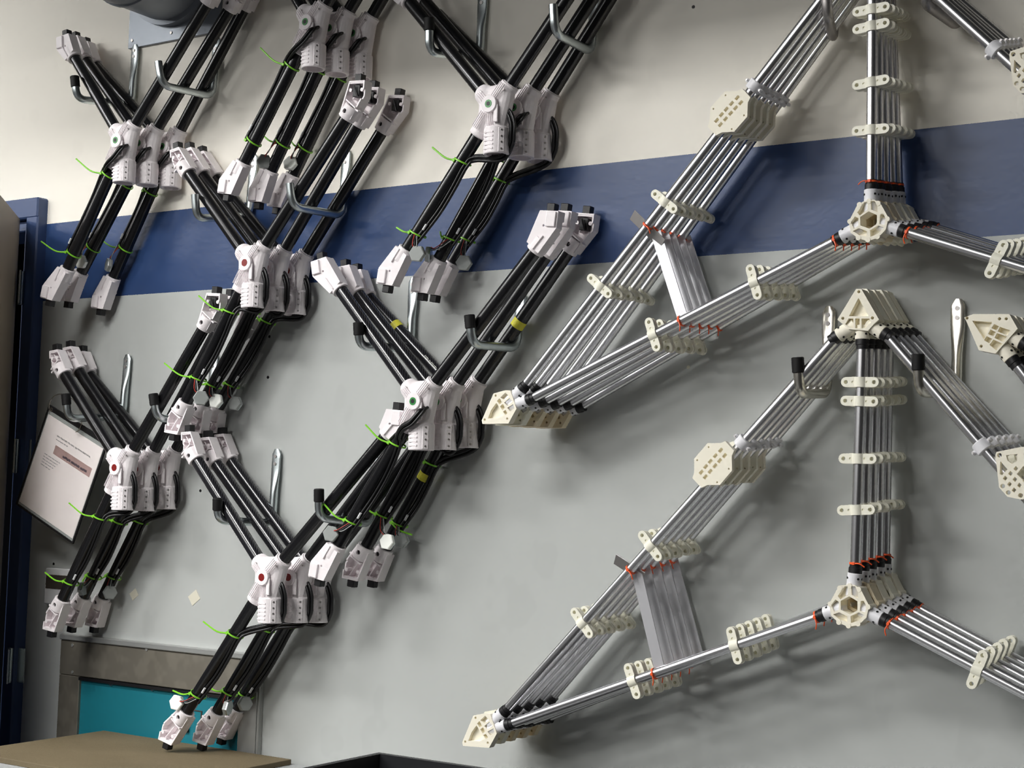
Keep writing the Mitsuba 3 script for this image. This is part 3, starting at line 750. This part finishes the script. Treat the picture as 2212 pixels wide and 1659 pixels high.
def corner_part():
    A = (1045, 1578)
    c = lambda p: (980 + p[0] / 7.373, 1460 + p[1] / 7.373)
    q = plane_poly([c(p) for p in [(370, 612), (560, 578), (640, 590), (745, 900), (622, 1130), (205, 1098), (192, 1040)]], A)
    m = slab_xz(q, -0.014, 0.003)
    for w in ([(560, 615), (620, 690), (545, 740), (480, 690)], [(470, 700), (510, 775), (470, 805), (430, 740)], [(625, 715), (680, 775), (595, 840), (545, 780)], [(525, 800), (560, 865), (520, 900), (480, 835)],
              [(690, 820), (712, 890), (640, 935), (595, 870)], [(570, 905), (605, 960), (570, 985), (530, 925)], [(420, 770), (505, 915), (540, 985), (470, 1025), (290, 1015), (340, 880)]):
        m = m - slab_xz(plane_poly([c(p) for p in w], A), -0.03, -0.005)
    for p in ((405, 650), (240, 1030), (600, 1048)):
        m = m - HOLE(plane_poly([c(p)], A)[0], 0.0024)
    return m, A


def apex_part():
    A = (1862, 690)
    c = lambda p: (1650 + p[0] / 3.936, 600 + p[1] / 3.936)
    q = plane_poly([c(p) for p in [(805, 98), (850, 98), (1000, 358), (955, 400), (905, 455), (740, 440), (690, 395), (645, 360)]], A)
    m = slab_xz(q, PY0, PY1)
    for w in ([(825, 175), (912, 330), (745, 330)], [(742, 350), (782, 350), (782, 430), (748, 422), (712, 398)], [(798, 350), (836, 350), (836, 432), (798, 432)], [(852, 350), (918, 350), (930, 385), (885, 428), (852, 432)]):
        m = m - slab_xz(plane_poly([c(p) for p in w], A), PY0 - 0.01, PY0 + 0.012)
    for p in ((828, 122), (692, 348), (944, 345)):
        m = m - HOLE(plane_poly([c(p)], A)[0], 0.0028)
    return m, A


def hub_part():
    A = (1841.4, 1305)
    c = lambda p: (1740 + p[0] / 6.506, 1150 + p[1] / 6.506)
    P = lambda pts: plane_poly([c(p) for p in pts], A)
    q = P([(540, 745), (600, 718), (740, 718), (835, 780), (955, 1020), (915, 1190), (800, 1298), (655, 1325), (515, 1268), (405, 1165), (375, 990), (500, 760)])
    m = slab_xz(inset(q, 0.001), PY0, PY1)
    for p in ((535, 770), (800, 790), (400, 995), (930, 1035), (520, 1250), (790, 1272), (655, 1300), (670, 740)):
        m = m + HOLE(P([p])[0], 0.0046, PY0 - 0.001, PY1)
    hexa = P([(665, 885), (782, 955), (780, 1085), (680, 1140), (548, 1075), (545, 950)])
    m = m - slab_xz(hexa, -0.1, 0.1)
    for w in ([(600, 745), (648, 745), (648, 860), (540, 930), (505, 880)], [(695, 745), (750, 745), (790, 830), (790, 915), (700, 865)], [(470, 930), (520, 965), (520, 1075), (455, 1105), (415, 1010)],
              [(830, 950), (870, 950), (905, 1020), (890, 1115), (815, 1090)], [(440, 1140), (525, 1110), (640, 1170), (635, 1245), (530, 1210)], [(685, 1165), (800, 1110), (880, 1150), (800, 1230), (690, 1260)]):
        m = m - slab_xz(P(w), PY0 - 0.01, PY0 + 0.012)
    return m, A


def lattice_part():
    A = (2215, 1024)
    c = lambda p: (2030 + p[0] / 3.456, 640 + p[1] / 3.456)
    P = lambda pts: plane_poly([c(p) for p in pts], A)
    q = P([(448, 1165), (629, 1128), (760, 1125), (850, 1230), (840, 1400), (740, 1510), (629, 1520), (530, 1500), (468, 1430), (440, 1190)])
    m = slab_xz(q, -0.005, 0.004)
    for w in ([(520, 1190), (605, 1180), (600, 1235), (565, 1255), (530, 1230)], [(478, 1235), (530, 1295), (488, 1340), (472, 1330)], [(600, 1330), (650, 1270), (700, 1310), (660, 1390)], [(650, 1180), (740, 1180), (780, 1240), (700, 1250)]):
        m = m - slab_xz(P(w), -0.1, 0.1)
    for i in range(3):
        for j in range(3):
            cx, cy = 512 + i * 33 + j * 40 - 0, 1362 + i * 44 - j * 36
            m = m - slab_xz(P([(cx - 16, cy + 2), (cx + 2, cy + 20), (cx + 18, cy - 2), (cx, cy - 20)]), -0.1, 0.1)
    for p in ((470, 1190), (495, 1420), (537, 1468), (628, 1490)):
        m = m - HOLE(P([p])[0], 0.0038)
    return m, A


def ply_at(mesh, bsdf, smooth=25):
    return mikit.ply(mesh, bsdf, smooth=smooth)


def clamp_mesh():
    """the two-piece printed clamp, unit pose: along x, its tube along z, the room at -y"""
    L, h, w = 0.068, 0.0175, 0.0065
    def bar(y0, s):
        b = hull(HOLE((-L / 2 + h / 2, 0), h / 2, y0, y0 + w), HOLE((L / 2 - h / 2, 0), h / 2, y0, y0 + w))
        return b
    front, back = bar(-0.0075, 1), bar(0.001, 1)
    saddle = m3.Manifold.cylinder(h, 0.0122, 0.0122, 28, True)
    m = front + back + saddle
    m = m - m3.Manifold.cylinder(0.1, TR + 0.0004, TR + 0.0004, 24, True)
    for s in (-1, 1):
        m = m - HOLE((s * (L / 2 - h / 2), 0), 0.0036)
        m = m - HOLE((s * (L / 2 - h / 2 - 0.0125), 0), 0.0022, -0.03, -0.0055)
    return m


OCT, COR, APX, HUB, LAT = (f() for f in (octagon_part, corner_part, apex_part, hub_part, lattice_part))
MATS = ['print_cream', 'print_tan', 'print_ivory']
PLY = {(n, k): ply_at(m[0], k) for n, m in (('octagon', OCT), ('corner', COR), ('apex', APX), ('hub', HUB), ('lattice', LAT)) for k in MATS}
CLAMP = ply_at(clamp_mesh(), 'print_ivory', 30)


def place(pd, x, z, y, rot=0.0):
    """rot in degrees turns in the wall's plane"""
    return {**pd, 'to_world': T4().translate([float(x), float(y), float(z)]).rotate([0, -1, 0], rot)}


def clamp(t, c, ax):
    """at c on a tube; ax: the bar's direction"""
    put(t, 'clamp', place(CLAMP, c[0], c[2], c[1], math.degrees(math.atan2(ax[2], ax[0]))), None)


def socket(t, c0, ring_at, col, screws=True):
    """printed tube socket from the block at c0 to the black ring at ring_at"""
    a = unit(ring_at - c0)
    k = put(t, 'socket', cat(rod(c0, ring_at - a * 0.004, 0.0128, 22, ch=0.0008)), col, 30)
    u = unit(np.cross(a, [0, 1, 0]))
    e = ring_at - a * 0.013
    put(k, 'screws', cat(*[rod(e + o * 0.0122, e + o * 0.0136, 0.0020, 8) for o in (unit(u * 0.75 + [0, -0.7, 0]), unit(-u * 0.75 + [0, -0.7, 0]), u, -u)]), 'black_plastic', 30)
    put(t, 'collar', cat(rod(ring_at - a * 0.005, ring_at + a * 0.006, 0.0117, 22, ch=0.0008), rod(ring_at + a * 0.005, ring_at + a * 0.013, 0.0105, 22)), 'black_plastic', 30, 'black plastic collar')


def tie(t, c, a, tail=(0, 0, 0)):
    a = unit(a)
    h = c + np.array([0, -TR - 0.002, 0])
    parts = [ring(c, a, TR + 0.0003, 0.0034, 0.0013, 18), obox(h, basis(a), (0.005, 0.0055, 0.004), 0.0005)]
    u = unit(np.cross(a, [0, 1, 0]))
    u = u if u[2] < 0 else -u
    parts.append(sweep(spline([h, h + u * 0.012 + [0, -0.002, 0], h + u * 0.02 + a * 0.005], 4), 0.0011, 6))
    put(t, 'zip_tie', cat(*parts), 'tie_orange', 40, 'orange zip tie')


def clip(t, c, a):
    a, u, v = basis(a)
    u = unit(np.cross(a, [0, 1, 0]))
    parts = [rod(c - a * 0.0095, c + a * 0.0095, 0.0142, 24, ch=0.0012)]
    for s in (-1, 1):
        parts.append(obox(c + u * s * 0.0165, (u, a, [0, 1, 0]), (0.007, 0.007, 0.009), 0.001))
        parts.append(rod(c + u * s * 0.017 + [0, -0.008, 0], c + u * s * 0.017 + [0, 0.008, 0], 0.0028, 10))
    put(t, 'tube_clip', cat(*parts), 'print_grey_white', 30, 'white printed tube clip')
    for s in (-1, 1):
        put(t, 'clip_screw', rod(c + u * s * 0.017 + [0, -0.0098, 0], c + u * s * 0.017 + [0, -0.008, 0], 0.0018, 8), 'dark_steel', 30)


def pt(tube, s):
    return lerp(tube[0], tube[1], s)


ORD = ['frontmost', 'second', 'third', 'fourth', 'rearmost']


def truss(which, k, N, clamps, ties_, plates, clips, bar):
    """frame k of a stack. N: name -> (front pixel, back pixel)"""
    jit = lambda: np.array([rng.uniform(-1, 1) * 0.0012, 0, rng.uniform(-1, 1) * 0.0012])
    t = thing('aluminium_frame', f'{ORD[k]} of five stacked aluminium tube frames {which}', 'tube frame', 'aluminium tube frames with cream connectors')
    n = {a: node(*b, k) + jit() for a, b in N.items()}
    col = [MATS[0], MATS[2], MATS[0], MATS[2], MATS[0]][k]
    def tube(a, b):
        put(t, 'tube', rod(n[a], n[b], TR, 24), 'aluminium', 30, 'shiny aluminium tube')
        return n[a], n[b]
    tubes = {'left': tube('left_a', 'left_b'), 'mast': tube('mast_a', 'mast_b'), 'right': tube('right_a', 'right_b'), 'low_left': tube('lowl_a', 'lowl_b'), 'low_right': tube('lowr_a', 'lowr_b')}
    for p, name, part, rot in plates:
        c = n[p]
        put(t, {'octagon': 'octagonal_plate', 'corner': 'corner_block', 'apex': 'apex_block', 'hub': 'hub_block', 'lattice': 'lattice_plate'}[name], place(PLY[(name, 'print_tan' if (name, k) in (('corner', 3), ('corner', 2), ('corner', 4), ('hub', 1)) else col)], c[0], c[2], c[1] + part, rot), None, label='cream printed plastic ' + {'octagon': 'octagonal plate', 'corner': 'corner block', 'apex': 'apex block', 'hub': 'hub', 'lattice': 'lattice plate'}[name])
    for c0, r in (('corner_c', 'left_b'), ('corner_c', 'lowl_b'), ('hub_c', 'mast_b'), ('hub_c', 'lowl_a'), ('hub_c', 'lowr_a')) + ((('apex_c', 'left_a'), ('apex_c', 'mast_a'), ('apex_c', 'right_a'))):
        if c0 == 'apex_c' and n[c0][2] > 2.62:
            continue
        a = unit(n[r] - n[c0])
        L = np.linalg.norm(n[r] - n[c0])
        socket(t, n[r] - a * min(0.044, L * 0.75), n[r], 'print_grey_white' if c0 != 'apex_c' else col)
    for tb, f, b, e0, e1 in clamps:
        a0, a1 = tubes[tb]
        c = node(f, b, k)
        d = unit(a1 - a0)
        c = a0 + d * ((c - a0) @ d)
        ax = at(*e1, DT0) - at(*e0, DT0)
        clamp(t, c, unit(ax + 0.06 * np.array([rng.uniform(-1, 1), 0, rng.uniform(-1, 1)]) * np.linalg.norm(ax)))
    for tb, f, b in ties_:
        a0, a1 = tubes[tb]
        d = unit(a1 - a0)
        c = node(f, b, k)
        tie(t, a0 + d * ((c - a0) @ d), d)
    for tb, f, b in clips:
        a0, a1 = tubes[tb]
        d = unit(a1 - a0)
        c = node(f, b, k)
        clip(t, a0 + d * ((c - a0) @ d), d)
    (f0, b0), (f1, b1), tabp = bar
    p0, p1 = node(f0, b0, k), node(f1, b1, k)
    a = unit(p1 - p0)
    s = unit(np.cross(a, [0, 1, 0]))
    tilt = rng.uniform(-0.09, 0.09)
    nn = unit(np.array([0, 1, 0]) + s * tilt + a * rng.uniform(-0.03, 0.03))
    s2 = unit(np.cross(nn, a)); a2 = np.cross(s2, nn)
    o = np.array([0, TR + 0.0015, 0])
    bk = put(t, 'cross_bar', obox((p0 + p1) / 2 + o, (s2, nn, a2), (0.0225, 0.002, np.linalg.norm(p1 - p0) + 0.03), 0.0004), 'brushed', False, 'flat brushed aluminium cross bar')
    if k == 0:
        tp = at(*tabp, DT0 - 0.002)
        dl = unit(p0 - tp + [0, 0.001, 0])
        put(bk, 'bent_tab', obox((tp + p0) / 2 + o, (dl, unit([0.1, 1, 0.35]), np.cross(dl, unit([0.1, 1, 0.35]))), (np.linalg.norm(p0 - tp) + 0.03, 0.002, 0.022), 0.0004), 'dark_steel', False, 'bent end tab')


def sh(p, d):
    return (p[0] + d[0], p[1] + d[1])


def both(p, d):
    return (p, sh(p, d))


# lower stack
NL = {'left_a': both((1808, 727), (56, 0)), 'left_b': both((1090, 1536), (98, -24)), 'mast_a': both((1863, 738), (56, 1)), 'mast_b': both((1849, 1233), (63, -20)),
      'right_a': both((1914, 722), (57, 0)), 'right_b': ((2300, 1168), (2370, 1162)), 'lowl_a': both((1778.5, 1329), (66, -32)), 'lowl_b': both((1099.5, 1564.5), (80, -14)),
      'lowr_a': both((1909, 1340.5), (66, -34)), 'lowr_b': ((2420, 1606), (2478, 1575)), 'apex_c': both((1862, 690), (57, 3)), 'corner_c': both((1045, 1578), (94, -24)), 'hub_c': both((1841.4, 1305), (66, -28)),
      'oct_c': both((1552, 1003), (69, -5)), 'lat_c': both((2215, 1024), (64, -12))}
CL = [('mast', (1863, 826), (1918, 826), (1822, 826), (1904, 825)), ('mast', (1855, 867), (1911, 865), (1813, 868), (1896, 866)), ('mast', (1852, 991), (1911, 987), (1810, 992), (1894, 990)), ('mast', (1849, 1101.5), (1910, 1090), (1808, 1103), (1889, 1100)),
      ('left', (1404, 1175), (1480, 1160), (1385, 1149), (1424, 1201)), ('left', (1256, 1340), (1339, 1318), (1238, 1314), (1275, 1366)), ('low_left', (1368.5, 1468.5), (1452, 1440), (1359, 1435), (1378, 1502)), ('low_left', (1588.8, 1393), (1664, 1366), (1579, 1358), (1598, 1428)),
      ('low_right', (2113, 1446), (2171, 1419), (2127, 1410), (2100, 1482))]
TI = [('mast', (1848, 1217), (1913, 1198)), ('low_left', (1764.6, 1333), (1830, 1301)), ('low_right', (1923, 1347), (1988, 1313)), ('left', (1362, 1231), (1448, 1208)), ('low_left', (1413, 1452), (1490, 1428))]
PL = [('oct_c', 'octagon', -0.004, 0), ('corner_c', 'corner', 0.0, 0), ('hub_c', 'hub', 0.0, 0), ('apex_c', 'apex', 0.0, 0), ('lat_c', 'lattice', -0.013, 0)]
CP = [('left', (1602, 953), (1678, 955)), ('right', (2126, 961), (2188, 953))]
for k in range(NF):
    truss('at lower right, between the two capped hooks', k, NL, CL, TI, PL, CP, (both((1371, 1239), (78, -22)), both((1419, 1448), (86, -28)), (1336, 1216)))

# upper stack
NU = {'left_a': ((1838, -84), (1886, -60)), 'left_b': both((1130, 837), (100, 12)), 'mast_a': ((1885, -70), (1924, -40)), 'mast_b': both((1884, 406), (56, 7)),
      'right_a': ((1945, -78), (1990, -66)), 'right_b': ((2320, 262), (2372, 260)), 'lowl_a': both((1815, 515), (66, -2)), 'lowl_b': both((1144, 864), (108, 15)),
      'lowr_a': both((1950, 499), (62, -8)), 'lowr_b': ((2420, 640), (2480, 634)), 'apex_c': ((1888, -118), (1932, -92)), 'corner_c': both((1088, 884), (114, 10)), 'hub_c': both((1881, 478), (62, 4)),
      'oct_c': both((1585, 246), (56, 20)), 'lat_c': both((2243, 155), (50, 4))}
CU_ = [('mast', (1887, 22), (1926, 38), (1857, 31), (1918, 20)), ('mast', (1882, 59), (1927, 78), (1850, 65), (1912, 54)), ('mast', (1882, 180), (1928, 193), (1850, 185), (1912, 175)), ('mast', (1883, 282), (1932, 291), (1850, 286), (1914, 278)),
       ('left', (1438.7, 437), (1508.7, 454), (1418, 418), (1458, 454)), ('left', (1298, 618), (1385, 634), (1278, 601), (1316, 635)), ('low_left', (1412.4, 721), (1504, 727), (1403, 694), (1421.6, 747.6)), ('low_left', (1630.5, 607.6), (1706.5, 612), (1620.5, 578.7), (1640, 636.5)),
       ('low_right', (2155.5, 559), (2215, 550), (2170, 525), (2141, 593))]
TU = [('mast', (1883, 393), (1939, 401)), ('low_left', (1805.6, 520), (1872, 520)), ('low_right', (1962, 503), (2024, 494)), ('left', (1401, 490), (1468, 508)), ('low_left', (1470, 691), (1554, 708))]
PU = [('oct_c', 'octagon', -0.004, -4), ('corner_c', 'corner', 0.0, -2), ('hub_c', 'hub', 0.0, 0), ('apex_c', 'apex', 0.0, 0), ('lat_c', 'lattice', -0.013, 0)]
CPU = [('left', (1634, 189), (1692, 218)), ('right', (2150, 106), (2190, 100))]
for k in range(NF):
    truss('at upper right, hung across the blue band', k, NU, CU_, TU, PU, CPU, (both((1414.7, 515), (66, 11)), both((1472, 690), (64, 8)), (1371, 472)))

# a third stack at the right edge, only its corner blocks in view
def third():
    A = (2150, 722)
    src = [(2088, 688), (2108, 680.5), (2186, 680.5), (2204, 712), (2156, 766), (2120, 759), (2092, 694)]
    c = lambda p: (2030 + p[0] / 3.456, 640 + p[1] / 3.456)
    P = lambda pts: plane_poly(pts, A)
    m = slab_xz(P(src), PY0, PY1)
    for w in ([(262, 190), (410, 200), (350, 330)], [(425, 215), (462, 232), (445, 262), (405, 245)], [(468, 235), (545, 262), (525, 300), (452, 270)], [(398, 255), (438, 275), (420, 305), (380, 290)], [(446, 282), (520, 308), (495, 350), (428, 318)], [(370, 305), (410, 325), (390, 360), (350, 335)], [(420, 330), (488, 362), (440, 410), (390, 370)]):
        m = m - slab_xz(P([c(p) for p in w]), PY0 - 0.01, PY0 + 0.012)
    for p in ((222, 170), (465, 175), (515, 175), (328, 380)):
        m = m - HOLE(P([c(p)])[0], 0.0026)
    pl = ply_at(m, 'print_cream')
    for k in range(4):
        d = DT0 - 0.036 * k
        off = np.array([14 * k, 3 * k])
        t = thing('aluminium_frame', f'{["frontmost", "second", "third", "rearmost"][k]} of four aluminium frames cut by the right edge, cream corner block in view', 'tube frame', 'aluminium tube frames with cream connectors')
        C = at(A[0] + off[0], A[1] + off[1], d)
        put(t, 'corner_block', place(pl, C[0], C[2], C[1]), None, label='cream printed corner block')
        for (r0, r1, base) in (((2188, 779), (2420, 1078), (2166, 750)), ((2212, 742), (2480, 880), (2186, 728))):
            a, b, e = (at(p[0] + off[0], p[1] + off[1], d) for p in (r0, r1, base))
            put(t, 'tube', rod(a, b, TR, 24), 'aluminium', 30, 'shiny aluminium tube')
            socket(t, e, a, 'print_cream')
third()

# ---------------------------------------------------------------- sign in a clear holder hung from a hook
def sign():
    t = thing('hanging_sign', 'white printed sheet in a clear black-edged holder hung tilted from a wall hook', 'sign')
    d = 0.116
    Tp, Lp, Bp = at(158, 926, d), at(36, 1089, d), at(159, 1175, d)
    ex, ez = unit(Bp - Lp), unit(Tp - Lp)
    ez = unit(ez - ex * (ez @ ex))
    W, H = np.linalg.norm(Bp - Lp), np.linalg.norm(Tp - Lp)
    ny = np.array([0, -1.0, 0])
    C = Lp + ex * W / 2 + ez * H / 2
    bx = lambda u, v, y, w, h, th, ch=0.0: obox(Lp + ex * u + ez * v + ny * y, (ex, ny, ez), (w, th, h), ch)
    put(t, 'backing', bx(W / 2, H / 2, 0, W, H, 0.002), 'puck_grey', False)
    put(t, 'edging', cat(bx(W / 2, 0.002, 0.0012, W, 0.0045, 0.0045), bx(0.002, H / 2, 0.0012, 0.0045, H, 0.0045), bx(W - 0.002, H / 2, 0.0012, 0.0045, H, 0.0045), bx(W / 2, H - 0.006, 0.0012, W, 0.013, 0.0045, 0.0006)), 'black_plastic', False, 'black edging strip')
    put(t, 'sheet', bx(W / 2, H / 2 - 0.006, 0.0016, W - 0.016, H - 0.034, 0.0008), 'paper', False, 'white printed sheet')
    put(t, 'banner', bx(W * 0.60, H * 0.66, 0.0022, W * 0.62, H * 0.085, 0.0004), 'banner_ink', False, 'brownish pink banner')
    r2 = random.Random(11)
    def words(u0, v0, length, h, n):
        out, u = [], u0
        while u < u0 + length:
            w = r2.uniform(0.006, 0.016)
            s = u
            while s < min(u + w, u0 + length):
                out.append(bx(s, v0 + r2.uniform(-0.15, 0.15) * h, 0.0024, 0.0011, h * r2.uniform(0.7, 1.0), 0.0003))
                s += 0.0019
            u += w + 0.003
        return out
    put(t, 'headline', cat(*words(W * 0.27, H * 0.785, W * 0.56, 0.0042, 1), *words(W * 0.27, H * 0.752, W * 0.2, 0.0026, 1)), 'ink_grey', False, 'faint grey headline print')
    put(t, 'small_print', cat(*[m for j, L in enumerate((0.27, 0.24, 0.22, 0.2, 0.16)) for m in words(W * (0.17 + 0.0 * j), H * (0.575 - 0.026 * j), W * L, 0.0022, 1)]), 'ink_grey', False, 'small grey lines of print')
    put(t, 'banner_print', cat(*[obox(Lp + ex * (W * (0.45 + 0.012 * j)) + ez * H * (0.648 + 0.003 * r2.uniform(-1, 1)) + ny * 0.0027, (ex, ny, ez), (0.0022, 0.0004, 0.0055)) for j in range(34) if j not in (11, 24)]), 'ink_dark', False, 'dark print across the banner')
    put(t, 'eyelet', ring(Lp + ex * 0.014 + ez * (H - 0.008) + ny * 0.004, ny, 0.003, 0.001, 0.002, 14), 'chrome', 30)
    h0 = at(172, 911, 0.125)
    e0 = Lp + ex * 0.014 + ez * (H - 0.008) + ny * 0.004
    ang = np.linspace(0, 2 * np.pi, 28)
    mid, R = (h0 + e0) / 2 + [0, 0, 0.004], np.linalg.norm(h0 - e0) / 2 + 0.009
    q = unit(h0 - e0); w = unit(np.cross(q, [0.45, 1, 0.1]))
    put(t, 'wire_loop', sweep([mid + R * math.cos(x) * q + R * 0.72 * math.sin(x) * w for x in ang], 0.0011, 6, cap=False), 'chrome', 60, 'thin steel wire loop')
sign()
